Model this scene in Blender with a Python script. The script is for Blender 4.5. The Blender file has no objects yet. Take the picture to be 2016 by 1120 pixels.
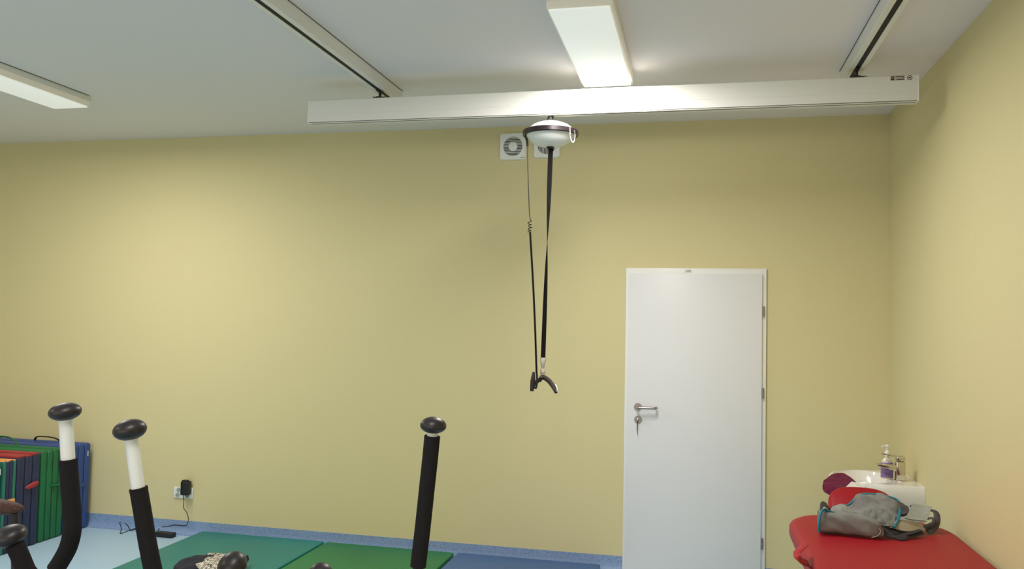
import bpy, bmesh, math, random
from mathutils import Vector, Matrix, noise
random.seed(7)
S = bpy.context.scene
COL = S.collection
PI = math.pi

# ------------------------------------------------------------------ camera
F_PX = 1619.5
CAM = Vector((-1.2115, -5.7215, 1.6837))
YAW, PITCH, ROLL = 0.2217, 0.0450, 0.0200
H = 3.086                      # ceiling height

def basis():
    cy, sy, cp, sp = math.cos(YAW), math.sin(YAW), math.cos(PITCH), math.sin(PITCH)
    f = Vector((-sy*cp, cy*cp, sp)); r = Vector((cy, sy, 0)); u = r.cross(f)
    cr, sr = math.cos(ROLL), math.sin(ROLL)
    return cr*r + sr*u, -sr*r + cr*u, f
RR, UU, FF = basis()
cam_d = bpy.data.cameras.new('camera'); cam = bpy.data.objects.new('camera', cam_d); COL.objects.link(cam)
cam_d.sensor_width = 36; cam_d.lens = F_PX/2016*36; cam_d.clip_start = .02
cam.matrix_world = Matrix(((RR.x, UU.x, -FF.x, CAM.x), (RR.y, UU.y, -FF.y, CAM.y), (RR.z, UU.z, -FF.z, CAM.z), (0, 0, 0, 1)))
S.camera = cam

# survey helpers: where a sight line meets a known plane of the room
def ray(x, y): return FF + RR*((x-1008)/F_PX) - UU*((y-560)/F_PX)
def onz(x, y, z): d = ray(x, y); return CAM + d*((z-CAM.z)/d.z)
def ony(x, y, Y): d = ray(x, y); return CAM + d*((Y-CAM.y)/d.y)
def onx(x, y, X): d = ray(x, y); return CAM + d*((X-CAM.x)/d.x)
def ond(x, y, D): return CAM + ray(x, y)*D

# ------------------------------------------------------------------ materials
def lin(c): return tuple((v/12.92 if v <= .04045 else ((v+.055)/1.055)**2.4) for v in [q/255 for q in c]) + (1,)
def mat(name, rgb, rough=.6, metal=0, bump=0, bscale=200, var=0, vscale=3, spec=.5, sheen=0, rgb2=None, coat=0):
    m = bpy.data.materials.new(name); m.use_nodes = True
    nt = m.node_tree; b = nt.nodes['Principled BSDF']
    b.inputs['Base Color'].default_value = lin(rgb); b.inputs['Roughness'].default_value = rough
    b.inputs['Metallic'].default_value = metal; b.inputs['Specular IOR Level'].default_value = spec
    if sheen: b.inputs['Sheen Weight'].default_value = sheen
    if coat: b.inputs['Coat Weight'].default_value = coat; b.inputs['Coat Roughness'].default_value = .15
    tc = nt.nodes.new('ShaderNodeTexCoord')
    if bump:
        n = nt.nodes.new('ShaderNodeTexNoise'); n.inputs['Scale'].default_value = bscale; n.inputs['Detail'].default_value = 4
        bp = nt.nodes.new('ShaderNodeBump'); bp.inputs['Strength'].default_value = bump; bp.inputs['Distance'].default_value = .002
        nt.links.new(tc.outputs['Object'], n.inputs['Vector']); nt.links.new(n.outputs['Fac'], bp.inputs['Height']); nt.links.new(bp.outputs['Normal'], b.inputs['Normal'])
    if var or rgb2:
        n = nt.nodes.new('ShaderNodeTexNoise'); n.inputs['Scale'].default_value = vscale; n.inputs['Detail'].default_value = 3
        rp = nt.nodes.new('ShaderNodeValToRGB'); rp.color_ramp.elements[0].position = .35; rp.color_ramp.elements[1].position = .65
        c2 = rgb2 or tuple(int(v*(1-var)) for v in rgb)
        rp.color_ramp.elements[0].color = lin(rgb); rp.color_ramp.elements[1].color = lin(c2)
        nt.links.new(tc.outputs['Object'], n.inputs['Vector']); nt.links.new(n.outputs['Fac'], rp.inputs['Fac']); nt.links.new(rp.outputs['Color'], b.inputs['Base Color'])
    return m
def emit(name, rgb, s):
    m = bpy.data.materials.new(name); m.use_nodes = True; b = m.node_tree.nodes['Principled BSDF']
    b.inputs['Base Color'].default_value = lin(rgb); b.inputs['Emission Color'].default_value = lin(rgb); b.inputs['Emission Strength'].default_value = s
    b.inputs['Roughness'].default_value = .4
    return m

WALLC = (213, 203, 156)
M = {}
M['wall'] = mat('yellow_wall_paint', WALLC, .75, bump=.15, bscale=90, spec=.3)
M['ceil'] = mat('ceiling_paint', (233, 229, 229), .8, bump=.1, bscale=70, spec=.2)
M['white'] = mat('white_door_lacquer', (226, 227, 228), .38, bump=.03, bscale=60, spec=.4)
M['trim'] = mat('white_frame_lacquer', (232, 233, 230), .35, spec=.4)
M['plastic'] = mat('white_plastic', (232, 234, 230), .3)
M['rail'] = mat('white_aluminium_rail', (226, 226, 220), .32, bump=.02, bscale=30, spec=.5)
M['dark'] = mat('black_slot', (14, 13, 14), .7)
M['grille'] = mat('grille_void', (34, 24, 25), .9)
M['black'] = mat('black_plastic', (24, 22, 24), .42)
M['purple'] = mat('dark_plum_plastic', (27, 16, 21), .32, coat=.05)
M['knob'] = mat('brown_black_knob', (27, 21, 23), .42, bump=.06, bscale=150, coat=.04, rgb2=(34, 27, 29), vscale=40)
M['foam'] = mat('black_foam', (34, 32, 33), .93, bump=.5, bscale=500, spec=.15)
M['tube'] = mat('white_coated_tube', (226, 228, 226), .33, coat=.1)
M['strap'] = mat('black_webbing', (13, 11, 11), .85, bump=.4, bscale=600, spec=.2)
M['steel'] = mat('brushed_steel', (168, 158, 152), .35, metal=1, bump=.03, bscale=200)
M['brass'] = mat('pale_metal_clip', (196, 188, 168), .38, metal=.85)
M['chrome'] = mat('chrome', (214, 208, 198), .12, metal=1)
M['brown'] = mat('dark_brown_leather', (46, 34, 31), .55, bump=.3, bscale=160, rgb2=(30, 24, 24), vscale=40)
M['ceramic'] = mat('white_ceramic', (233, 231, 224), .16, coat=.5)
M['red'] = mat('red_vinyl', (150, 19, 32), .5, bump=.12, bscale=220, spec=.28)
M['redtrim'] = mat('red_webbing', (158, 22, 34), .7, bump=.3, bscale=300)
M['saddle'] = mat('maroon_saddle', (88, 52, 42), .7, bump=.6, bscale=220, rgb2=(64, 36, 32), vscale=90)
M['wine'] = mat('wine_cloth', (112, 22, 60), .95, bump=.5, bscale=260, rgb2=(88, 16, 46), vscale=60)
M['towel'] = mat('white_cloth', (228, 226, 222), .9, bump=.4, bscale=260)
M['m_blue'] = mat('blue_vinyl', (48, 78, 142), .5, bump=.2, bscale=260, var=.1, vscale=5)
M['m_green'] = mat('green_vinyl', (22, 108, 62), .5, bump=.2, bscale=260, var=.08, vscale=5)
M['m_navy'] = mat('navy_vinyl', (42, 48, 80), .5, bump=.3, bscale=260, var=.12, vscale=9)
M['m_red'] = mat('dusty_red_vinyl', (160, 42, 50), .5, bump=.2, bscale=260, var=.1, vscale=6)
M['m_orange'] = mat('orange_vinyl', (232, 160, 84), .5, bump=.2, bscale=260)
M['m_teal'] = mat('teal_vinyl', (44, 118, 100), .5, bump=.2, bscale=260, var=.1, vscale=6)
M['f_teal'] = mat('teal_floor_mat_vinyl', (26, 130, 124), .42, bump=.15, bscale=240, var=.06, vscale=2)
M['f_green'] = mat('green_floor_mat_vinyl', (30, 126, 70), .42, bump=.15, bscale=240, var=.06, vscale=2)
M['f_blue'] = mat('blue_floor_mat_vinyl', (72, 108, 162), .42, bump=.15, bscale=240, var=.06, vscale=2)
M['grey'] = mat('grey_sling_fabric', (136, 139, 133), .85, bump=.5, bscale=300, rgb2=(106, 102, 102), vscale=9)
M['greyd'] = mat('dark_grey_sling_fabric', (78, 76, 76), .85, bump=.5, bscale=300, rgb2=(56, 52, 54), vscale=16)
M['greyl'] = mat('pale_mesh_fabric', (168, 172, 164), .9, bump=.9, bscale=420, rgb2=(148, 152, 146), vscale=180)
M['tan'] = mat('tan_lining', (150, 142, 118), .8, bump=.3, bscale=200)
M['teal'] = mat('turquoise_binding', (26, 116, 140), .7, bump=.3, bscale=300)
M['liquid'] = mat('clear_soap', (216, 212, 196), .12)
M['violet'] = mat('violet_label', (196, 168, 226), .4, rgb2=(182, 150, 220), vscale=60)
M['ink'] = mat('dark_print', (48, 40, 34), .6)
M['gold'] = mat('gold_sticker', (206, 196, 140), .35)
M['navycloth'] = mat('dark_navy_cloth', (40, 40, 58), .85, bump=.5, bscale=200, rgb2=(26, 27, 38), vscale=20)
M['lamp'] = emit('glowing_diffuser', (226, 230, 226), 1.1)
M['lampside'] = emit('dim_side_diffuser', (222, 216, 200), .34)

def speckle(name, base, dark, light, sc, rough=.45):
    m = bpy.data.materials.new(name); m.use_nodes = True; nt = m.node_tree; b = nt.nodes['Principled BSDF']
    b.inputs['Roughness'].default_value = rough; b.inputs['Specular IOR Level'].default_value = .4
    tc = nt.nodes.new('ShaderNodeTexCoord'); n = nt.nodes.new('ShaderNodeTexNoise'); n.inputs['Scale'].default_value = sc; n.inputs['Detail'].default_value = 6; n.inputs['Roughness'].default_value = .75
    r = nt.nodes.new('ShaderNodeValToRGB'); e = r.color_ramp.elements
    e[0].position = .36; e[0].color = lin(dark); e[1].position = .64; e[1].color = lin(light)
    k = e.new(.47); k.color = lin(base); k = e.new(.55); k.color = lin(base)
    nt.links.new(tc.outputs['Object'], n.inputs['Vector']); nt.links.new(n.outputs['Fac'], r.inputs['Fac']); nt.links.new(r.outputs['Color'], b.inputs['Base Color'])
    return m
M['floor'] = speckle('pale_blue_vinyl_floor', (168, 198, 220), (156, 188, 212), (182, 208, 226), 140)
M['cove'] = speckle('speckled_blue_cove', (128, 154, 192), (84, 104, 148), (170, 192, 216), 160, .5)

# ------------------------------------------------------------------ mesh helpers
def obj(name, bm, m, parent=None, smooth=35, mods=None):
    me = bpy.data.meshes.new(name)
    bmesh.ops.recalc_face_normals(bm, faces=bm.faces)
    if smooth is not None:
        for f in bm.faces: f.smooth = True
        for e in bm.edges:
            if len(e.link_faces) == 2 and e.calc_face_angle(0) > math.radians(smooth): e.smooth = False
    bm.to_mesh(me); bm.free()
    ms = m if isinstance(m, (list, tuple)) else [m]
    for q in ms: me.materials.append(q)
    o = bpy.data.objects.new(name, me); COL.objects.link(o)
    if parent is not None:
        o.parent = parent
        o.matrix_parent_inverse = parent_world(parent).inverted()
    return o
def parent_world(o):
    mw = Matrix.Translation(o.location) @ o.rotation_euler.to_matrix().to_4x4()
    if o.parent is not None: mw = parent_world(o.parent) @ o.matrix_parent_inverse @ mw
    return mw
def thing(name, label, cat, loc=(0, 0, 0), group=None):
    o = bpy.data.objects.new(name, None); COL.objects.link(o); o.location = loc; o.empty_display_size = .1
    o['label'] = label; o['category'] = cat
    if group: o['group'] = group
    return o
def tag(o, label, cat, group=None):
    o['label'] = label; o['category'] = cat
    if group: o['group'] = group
    return o
def struct(o, label=None, cat=None):
    o['kind'] = 'structure'
    if label: o['label'] = label
    if cat: o['category'] = cat
    return o
def box(bm, x0, x1, y0, y1, z0, z1, bev=0, seg=2, mi=0):
    r = bmesh.ops.create_cube(bm, size=1)
    vs = r['verts']
    for v in vs:
        v.co = Vector(((x0+x1)/2 + v.co.x*(x1-x0), (y0+y1)/2 + v.co.y*(y1-y0), (z0+z1)/2 + v.co.z*(z1-z0)))
    fs = set(f for v in vs for f in v.link_faces)
    for f in fs: f.material_index = mi
    if bev:
        es = set(e for v in vs for e in v.link_edges)
        bmesh.ops.bevel(bm, geom=list(es), offset=bev, segments=seg, affect='EDGES', profile=.5)
    return vs
def catmull(pts, n=8):
    P = [Vector(p) for p in pts]
    if len(P) < 3: return P
    out = []
    for i in range(len(P)-1):
        p0 = P[i-1] if i else P[0]*2-P[1]; p1, p2 = P[i], P[i+1]; p3 = P[i+2] if i+2 < len(P) else P[-1]*2-P[-2]
        for k in range(n):
            t = k/n
            out.append(.5*((2*p1) + (p2-p0)*t + (2*p0-5*p1+4*p2-p3)*t*t + (3*p1-p0-3*p2+p3)*t**3))
    out.append(P[-1]); return out
def tube(bm, pts, rad, n=14, cap=True, smoothpath=0, aspect=1.0, upv=None, twist=0):
    if smoothpath:
        m = len(pts); path = catmull(pts, smoothpath)
        if not isinstance(rad, (int, float)):
            rr = []
            for i in range(m-1):
                for k in range(smoothpath): rr.append(rad[i]+(rad[i+1]-rad[i])*k/smoothpath)
            rr.append(rad[-1]); rad = rr
    else: path = [Vector(p) for p in pts]
    L = len(path); rad = [rad]*L if isinstance(rad, (int, float)) else rad
    t0 = (path[1]-path[0]).normalized()
    a = Vector(upv) if upv else (Vector((0, 0, 1)) if abs(t0.z) < .9 else Vector((1, 0, 0)))
    nrm = (a - t0*a.dot(t0)).normalized(); rings = []
    for i, p in enumerate(path):
        t = (path[min(i+1, L-1)]-path[max(i-1, 0)]).normalized()
        nrm = (nrm - t*nrm.dot(t)).normalized(); bn = t.cross(nrm)
        tw = twist*i/(L-1)
        na = nrm*math.cos(tw)+bn*math.sin(tw); nb = -nrm*math.sin(tw)+bn*math.cos(tw)
        rings.append([bm.verts.new(p + na*math.cos(2*PI*k/n)*rad[i] + nb*math.sin(2*PI*k/n)*rad[i]*aspect) for k in range(n)])
    for i in range(L-1):
        for k in range(n):
            bm.faces.new((rings[i][k], rings[i][(k+1) % n], rings[i+1][(k+1) % n], rings[i+1][k]))
    if cap: bm.faces.new(rings[0][::-1]); bm.faces.new(rings[-1])
def lathe(bm, prof, c=(0, 0, 0), axis=(0, 0, 1), n=32):
    ax = Vector(axis).normalized(); q = Vector((0, 0, 1)).rotation_difference(ax); c = Vector(c); rings = []
    for r, z in prof:
        if r < 1e-6: rings.append([bm.verts.new(c + q @ Vector((0, 0, z)))])
        else: rings.append([bm.verts.new(c + q @ Vector((r*math.cos(2*PI*k/n), r*math.sin(2*PI*k/n), z))) for k in range(n)])
    for a, b in zip(rings, rings[1:]):
        for k in range(n):
            l = (k+1) % n
            if len(a) == 1 and len(b) == 1: continue
            if len(a) == 1: bm.faces.new((a[0], b[k], b[l]))
            elif len(b) == 1: bm.faces.new((a[k], b[0], a[l]))
            else: bm.faces.new((a[k], b[k], b[l], a[l]))
    for rg in (rings[0], rings[-1]):
        if len(rg) > 1: bm.faces.new(rg)
def ellipsoid(bm, c, axis, ra, rb, n=32, flat=1.0):
    prof = []
    for i in range(17):
        t = -PI/2 + PI*i/16
        z = math.sin(t)*rb; z = z*flat if z < 0 else z
        prof.append((max(0, math.cos(t)*ra) if 0 < i < 16 else 0, z))
    lathe(bm, prof, c, axis, n)
def prism(bm, poly, z0, z1, plane='xy', bev=0, seg=2):
    def P(a, b, h): return {'xy': (a, b, h), 'xz': (a, h, b), 'yz': (h, a, b)}[plane]
    v0 = [bm.verts.new(P(a, b, z0)) for a, b in poly]; v1 = [bm.verts.new(P(a, b, z1)) for a, b in poly]
    n = len(poly); f0 = bm.faces.new(v0[::-1]); f1 = bm.faces.new(v1)
    for k in range(n): bm.faces.new((v0[k], v0[(k+1) % n], v1[(k+1) % n], v1[k]))
    if bev:
        es = set(f0.edges) | set(f1.edges)
        bmesh.ops.bevel(bm, geom=list(es), offset=bev, segments=seg, affect='EDGES', profile=.5)
def grid_surf(rows, nu=8, nv=8):
    """smooth surface points through a grid of control points"""
    R1 = [catmull(r, nu) for r in rows]
    cols = [catmull([r[j] for r in R1], nv) for j in range(len(R1[0]))]
    return [[cols[j][i] for j in range(len(cols))] for i in range(len(cols[0]))]
def sheet(bm, rows, th=.004, nu=8, nv=8, wr=0, wf=18, seed=0, puff=0):
    """cloth: a surface through control points with thickness, wrinkles and closed edges"""
    G = grid_surf(rows, nu, nv); A, B = len(G), len(G[0])
    N = [[None]*B for _ in range(A)]
    for i in range(A):
        for j in range(B):
            du = G[i][min(j+1, B-1)]-G[i][max(j-1, 0)]; dv = G[min(i+1, A-1)][j]-G[max(i-1, 0)][j]
            n = du.cross(dv); N[i][j] = n.normalized() if n.length > 1e-12 else Vector((0, 0, 1))
    top, bot = [], []
    for i in range(A):
        a, b = [], []
        for j in range(B):
            p = G[i][j].copy()
            if wr: p += N[i][j]*wr*(noise.noise(p*wf+Vector((seed, seed*2, 0)))+.5*noise.noise(p*wf*2.3+Vector((seed, 0, 3))))
            e = math.sin(PI*i/(A-1))*math.sin(PI*j/(B-1)) if puff else 0
            a.append(bm.verts.new(p+N[i][j]*(th/2+puff*e**.5 if puff else th/2))); b.append(bm.verts.new(p-N[i][j]*th/2))
        top.append(a); bot.append(b)
    for i in range(A-1):
        for j in range(B-1):
            bm.faces.new((top[i][j], top[i][j+1], top[i+1][j+1], top[i+1][j])); bm.faces.new((bot[i][j], bot[i+1][j], bot[i+1][j+1], bot[i][j+1]))
    for i in range(A-1):
        for j in (0, B-1): bm.faces.new((top[i][j], top[i+1][j], bot[i+1][j], bot[i][j]))
    for j in range(B-1):
        for i in (0, A-1): bm.faces.new((top[i][j], top[i][j+1], bot[i][j+1], bot[i][j]))
    return G
NB = bmesh.new
def simple(name, m, parent, fn, smooth=35):
    bm = NB(); fn(bm); return obj(name, bm, m, parent, smooth)

# ------------------------------------------------------------------ room shell
FILLP = 150
XL, YF = -7.7, -8.2
o = simple('floor', M['floor'], None, lambda b: box(b, XL-.1, .1, YF-.1, .1, -.1, 0)); struct(o)
o = simple('ceiling', M['ceil'], None, lambda b: box(b, XL-.1, .1, YF-.1, .1, H, H+.1)); struct(o)
o = simple('wall_back', M['wall'], None, lambda b: box(b, XL-.1, .1, 0, .1, 0, H)); struct(o)
o = simple('wall_right', M['wall'], None, lambda b: box(b, 0, .1, YF-.1, 0, 0, H)); struct(o)
o = simple('wall_left', M['wall'], None, lambda b: box(b, XL-.1, XL, YF-.1, 0, 0, H)); struct(o)
WX0, WX1, WZ0, WZ1 = -6.6, -1.0, .85, 2.65          # opening for an added window, unseen behind the camera
def wf(b):
    box(b, XL, WX0, YF-.1, YF, 0, H); box(b, WX1, 0, YF-.1, YF, 0, H); box(b, WX0, WX1, YF-.1, YF, 0, WZ0); box(b, WX0, WX1, YF-.1, YF, WZ1, H)
o = simple('wall_front', M['wall'], None, wf); struct(o)
def wfr(b):
    for x in (WX0, WX0+1.38, WX0+2.77, WX0+4.16, WX1-.06): box(b, x, x+.06, YF-.08, YF-.02, WZ0, WZ1, .004)
    for z in (WZ0, WZ1-.06): box(b, WX0+.06, WX1-.06, YF-.079, YF-.021, z, z+.06, .004)
o = simple('added_window_1', M['trim'], None, wfr); struct(o)  # invented window frame, out of view, goes with the fill lamp
wl = bpy.data.lights.new('added_fill_light', 'AREA'); wl.shape = 'RECTANGLE'; wl.size = WX1-WX0-.1; wl.size_y = WZ1-WZ0-.1; wl.energy = FILLP; wl.color = (1, .93, .86)  # added area lamp that lifts the general brightness of walls and ceiling
wo = bpy.data.objects.new('added_fill_light', wl); COL.objects.link(wo); wo.location = ((WX0+WX1)/2, YF-.12, (WZ0+WZ1)/2); wo.rotation_euler = (PI/2, 0, 0)
# cove skirting: vinyl turned up the wall
cp = [(0, .1), (-.004, .1), (-.005, .055)] + [(-.005-.045*(1-math.cos(t)), .055-.053*math.sin(t)) for t in [PI/2*k/6 for k in range(1, 7)]] + [(-.05, .0005), (0, .0005)]
def cove(b, x0, x1):
    prism(b, cp, x0, x1, 'yz')
DX0, DX1 = -1.690, -.762
o = simple('baseboard_back', M['cove'], None, lambda b: (cove(b, XL, DX0-.001), cove(b, DX1+.001, 0)), 60); struct(o)
def cove_r(b):
    prism(b, [(x, z) for x, z in cp], YF, -.05, 'xz')
o = simple('baseboard_right', M['cove'], None, cove_r, 60); struct(o)

# ------------------------------------------------------------------ door
door = simple('door_1', M['white'], None, lambda b: box(b, DX0+.018, DX1-.028, -.042, -.004, .008, 2.032, .003)); struct(door)
def fr(b):
    # architrave: one U of flat board with a stepped inner edge
    prism(b, [(DX0, 0), (DX0, 2.07), (DX1, 2.07), (DX1, 0), (DX1-.06, 0), (DX1-.06, 2.01), (DX0+.06, 2.01), (DX0+.06, 0)], -.022, -.0005, 'xz', .003)
simple('door_frame', M['trim'], door, fr)
def rosette(cx, cz):
    def f(b): lathe(b, [(0, .0), (.0255, 0), (.0255, .006), (.023, .009), (0, .009)], (cx, -.042, cz), (0, -1, 0))
    return f
ch = ony(1255.5, 801, -.05)
hd = simple('door_handle', M['steel'], door, rosette(ch.x, ch.z))
def lever(b):
    tube(b, [(ch.x, -.048, ch.z), (ch.x, -.08, ch.z), (ch.x+.003, -.092, ch.z), (ch.x+.014, -.098, ch.z), (ch.x+.1, -.098, ch.z), (ch.x+.118, -.094, ch.z), (ch.x+.125, -.08, ch.z), (ch.x+.125, -.064, ch.z)], .0095, 16, smoothpath=4)
simple('lever', M['steel'], hd, lever)
ck = ony(1256, 826, -.05)
lk = simple('lock_rosette', M['steel'], door, rosette(ck.x, ck.z))
def keyf(b):
    box(b, ck.x-.003, ck.x+.003, -.075, -.049, ck.z-.004, ck.z+.012, .001)
    lathe(b, [(0, 0), (.010, 0), (.010, .0025), (0, .0025)], (ck.x, -.085, ck.z+.006), (1, 0, 0), 20)
simple('key', M['chrome'], lk, keyf)
def ribb(b):
    tube(b, [(ck.x-.001, -.08, ck.z-.004), (ck.x-.002, -.075, ck.z-.03), (ck.x-.003, -.07, ck.z-.06), (ck.x+.001, -.068, ck.z-.1)], [.003, .0035, .003, .0015], 8, smoothpath=5)
simple('key_tag', M['m_navy'], lk, ribb)
for zc in (1.782, 1.243, .262):
    def hg(b):
        for k, (a, c) in enumerate(((-.035, -.012), (-.010, .012), (.014, .035))):
            lathe(b, [(0, a), (.0072, a), (.0072, c), (0, c)], (DX1-.021, -.034, zc), (0, 0, 1), 16)
        box(b, DX1-.026, DX1-.011, -.026, -.0225, zc-.034, zc+.034, .001)
    simple('hinge', M['steel'], door, hg)
# room number plate on the head of the frame
ns = thing('number_sign', 'small gold 160 number sticker at the top of the white door frame', 'sign', ((DX0+DX1)/2-.045, -.0225, 2.05))
c = ony(1354, 533.5, -.0235)
simple('plate', M['trim'], ns, lambda b: box(b, c.x-.026, c.x+.026, -.0238, -.0222, c.z-.011, c.z+.011, .0005))
def text(name, s, size, loc, m, parent, rot=(PI/2, 0, 0), ext=.0004, sx=1):
    cu = bpy.data.curves.new(name, 'FONT'); cu.body = s; cu.size = size; cu.extrude = ext; cu.align_x = 'CENTER'; cu.align_y = 'CENTER'
    t = bpy.data.objects.new(name, cu); me = bpy.data.meshes.new_from_object(t); bpy.data.objects.remove(t)
    me.transform(Matrix.Translation(loc) @ Matrix((Vector((1, 0, 0)), Vector((0, 1, 0)), Vector((0, 0, 1)))).to_4x4() @ __import__('mathutils').Euler(rot).to_matrix().to_4x4() @ Matrix.Diagonal((sx, 1, 1, 1)))
    me.materials.clear(); me.materials.append(m)
    o = bpy.data.objects.new(name, me); COL.objects.link(o); o.parent = parent; o.matrix_parent_inverse = parent_world(parent).inverted()
    return o
text('digits', '160', .026, (c.x, -.0242, c.z), mat('bronze_digits', (96, 84, 56), .4), ns)

# ------------------------------------------------------------------ extractor fans
def fan(x0, x1, z0, z1, vert, label, hub):
    cx, cz = (x0+x1)/2, (z0+z1)/2; rr = (x1-x0)*.36
    t = thing('extractor_fan', label, 'extractor fan', (cx, 0, cz), 'bathroom style fans under the ceiling')
    def plate(b):
        n = 48; s = (x1-x0)/2; hz = (z1-z0)/2
        ring, sq, ring2, sq2 = [], [], [], []
        for k in range(n):
            a = 2*PI*(k+.5)/n; ca, sa = math.cos(a), math.sin(a); q = 1/max(abs(ca), abs(sa))
            ring.append(b.verts.new((cx+rr*ca, -.022, cz+rr*sa))); sq.append(b.verts.new((cx+(s-.004)*ca*q, -.022, cz+(hz-.004)*sa*q)))
            ring2.append(b.verts.new((cx+rr*ca, -.004, cz+rr*sa))); sq2.append(b.verts.new((cx+s*ca*q, -.001, cz+hz*sa*q)))
        for k in range(n):
            l = (k+1) % n
            b.faces.new((ring[k], ring[l], sq[l], sq[k])); b.faces.new((sq[k], sq[l], sq2[l], sq2[k])); b.faces.new((ring2[k], ring2[l], ring[l], ring[k]))
        b.faces.new(sq2)
    simple('cover_plate', M['plastic'], t, plate, 30)
    simple('duct', M['grille'], t, lambda b: lathe(b, [(0, 0), (rr-.001, 0), (rr-.001, .004), (0, .004)], (cx, -.002, cz), (0, -1, 0), 32))
    def slats(b):
        n = 13
        for k in range(n):
            d = -rr + 2*rr*(k+.5)/n; w = math.sqrt(max(0, rr*rr-d*d)); th = rr/n*.36
            if vert: box(b, cx+d-th, cx+d+th, -.021, -.012, cz-w, cz+w)
            else: box(b, cx-w, cx+w, -.021, -.012, cz+d-th, cz+d+th)
    simple('grille', M['plastic'], t, slats)
    if hub: simple('hub', M['plastic'], t, lambda b: lathe(b, [(0, 0), (rr*.46, 0), (rr*.46, .008), (rr*.38, .012), (0, .013)], (cx, -.014, cz), (0, -1, 0), 32))
    if hub:
        simple('maker_mark', M['ink'], t, lambda b: [box(b, x1-.040+.0065*k, x1-.0355+.0065*k, -.0225, -.0218, z0+.012, z0+.0165) for k in range(5)])
    return t
fan(-2.608, -2.412, 2.840, 3.036, False, 'square white extractor fan with horizontal slats and round hub, left of the pair', True)
fan(-2.360, -2.168, 2.850, 3.040, True, 'square white extractor fan with vertical slats, mostly behind the hoist motor', False)

# ------------------------------------------------------------------ ceiling lights
def lamp(x0, x1, y0, y1, label, th=.07, power=108):
    t = thing('ceiling_light', label, 'ceiling light', ((x0+x1)/2, (y0+y1)/2, H), 'long surface-mounted ceiling lights')
    def house(b):
        box(b, x0, x1, y0, y1, H-.034, H-.0005, .002)
    simple('housing', M['rail'], t, house)
    simple('side_diffuser', M['lampside'], t, lambda b: box(b, x0+.003, x1-.003, y0+.003, y1-.003, H-th, H-.0345, .002))
    if x0 < -4:
        for xx in (x0-.0022, x1): simple('shadow_joint', M['ink'], t, lambda b: box(b, xx, xx+.0022, y0+.05, y1-.02, H-.003, H-.0008))
    simple('diffuser', M['lamp'], t, lambda b: box(b, x0+.012, x1-.012, y0+.012, y1-.012, H-th-.008, H-th-.0005, .002))
    ld = bpy.data.lights.new('tube_light', 'AREA'); ld.shape = 'RECTANGLE'; ld.size = x1-x0-.03; ld.size_y = y1-y0-.04; ld.energy = power; ld.color = (1, .945, .91)
    lo = bpy.data.objects.new('tube_light', ld); COL.objects.link(lo); lo.location = ((x0+x1)/2, (y0+y1)/2, H-th-.010); lo.parent = t; lo.matrix_parent_inverse = parent_world(t).inverted()
    return t
lamp(-1.853, -1.568, -2.34, -1.16, 'glowing white rectangular ceiling light right above the hoist motor')
lamp(-5.325, -5.050, -2.37, -1.19, 'glowing white ceiling light at the left, above the folded mats')
lamp(-1.853, -1.568, -5.95, -4.75, 'added long ceiling light out of view behind the camera, right row', power=55)  # extra fixture added out of frame for general room brightness
lamp(-5.325, -5.050, -5.95, -4.75, 'added long ceiling light out of view behind the camera, left row', power=55)  # its added twin, also unseen, brightening the left half

# ------------------------------------------------------------------ rails on the ceiling
RZ = H-.073
def rail(xc, label):
    x0, x1 = xc-.04, xc+.04; y0, y1 = -6.5, -1.0
    t = thing('ceiling_rail', label, 'ceiling rail', (xc, (y0+y1)/2, H), 'pair of parallel ceiling rails')
    def prof(b):
        p = [(x0, H-.0005), (x1, H-.0005), (x1, RZ+.003), (x1-.003, RZ), (xc+.013, RZ), (xc+.013, RZ+.03), (xc-.013, RZ+.03), (xc-.013, RZ), (x0+.003, RZ), (x0, RZ+.003)]
        prism(b, p, y0, y1, 'xz')
    simple('rail_profile', M['rail'], t, prof, 30)
    simple('slot', M['dark'], t, lambda b: box(b, xc-.0125, xc+.0125, y0+.001, y1-.001, RZ+.002, RZ+.029))
    simple('shadow_gap', M['ink'], t, lambda b: (box(b, x1, x1+.0025, y0, y1, H-.003, H-.0008), box(b, x0-.0025, x0, y0, y1, H-.003, H-.0008)))
    simple('end_cap', M['plastic'], t, lambda b: box(b, x0, x1, y1, y1+.004, RZ, H-.001, .001))
    return t
rail(-3.030, 'white aluminium ceiling rail with dark slot, left one of the pair')
rail(-.422, 'white aluminium ceiling rail with dark slot, the one nearest the right wall')

# ------------------------------------------------------------------ travelling beam
BY0, BY1 = -1.30, -1.22
BX0, BX1 = -3.462, -.138
BZ0, BZ1 = 2.832, 2.964
t = thing('hoist_beam', 'long white horizontal hoist beam hanging under the two ceiling rails', 'hoist beam', ((BX0+BX1)/2, -1.26, BZ1))
def beam(b):
    yc = (BY0+BY1)/2
    p = [(BY0+.004, BZ1), (BY1-.004, BZ1), (BY1, BZ1-.004), (BY1, BZ0+.003), (BY1-.003, BZ0), (yc+.009, BZ0), (yc+.009, BZ0+.03), (yc-.009, BZ0+.03), (yc-.009, BZ0), (BY0+.003, BZ0), (BY0, BZ0+.003),
         (BY0, BZ0+.045), (BY0+.0012, BZ0+.0465), (BY0, BZ0+.048), (BY0, BZ1-.004)]
    prism(b, p, BX0+.004, BX1-.004, 'yz')
simple('beam_profile', M['rail'], t, beam, 30)
simple('slot', M['dark'], t, lambda b: box(b, BX0+.006, BX1-.006, -1.268, -1.252, BZ0+.002, BZ0+.029))
simple('lower_lip', M['rail'], t, lambda b: box(b, BX0+.004, BX1-.004, BY0-.0015, BY0+.012, BZ0-.006, BZ0-.0025, .0008))
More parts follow.
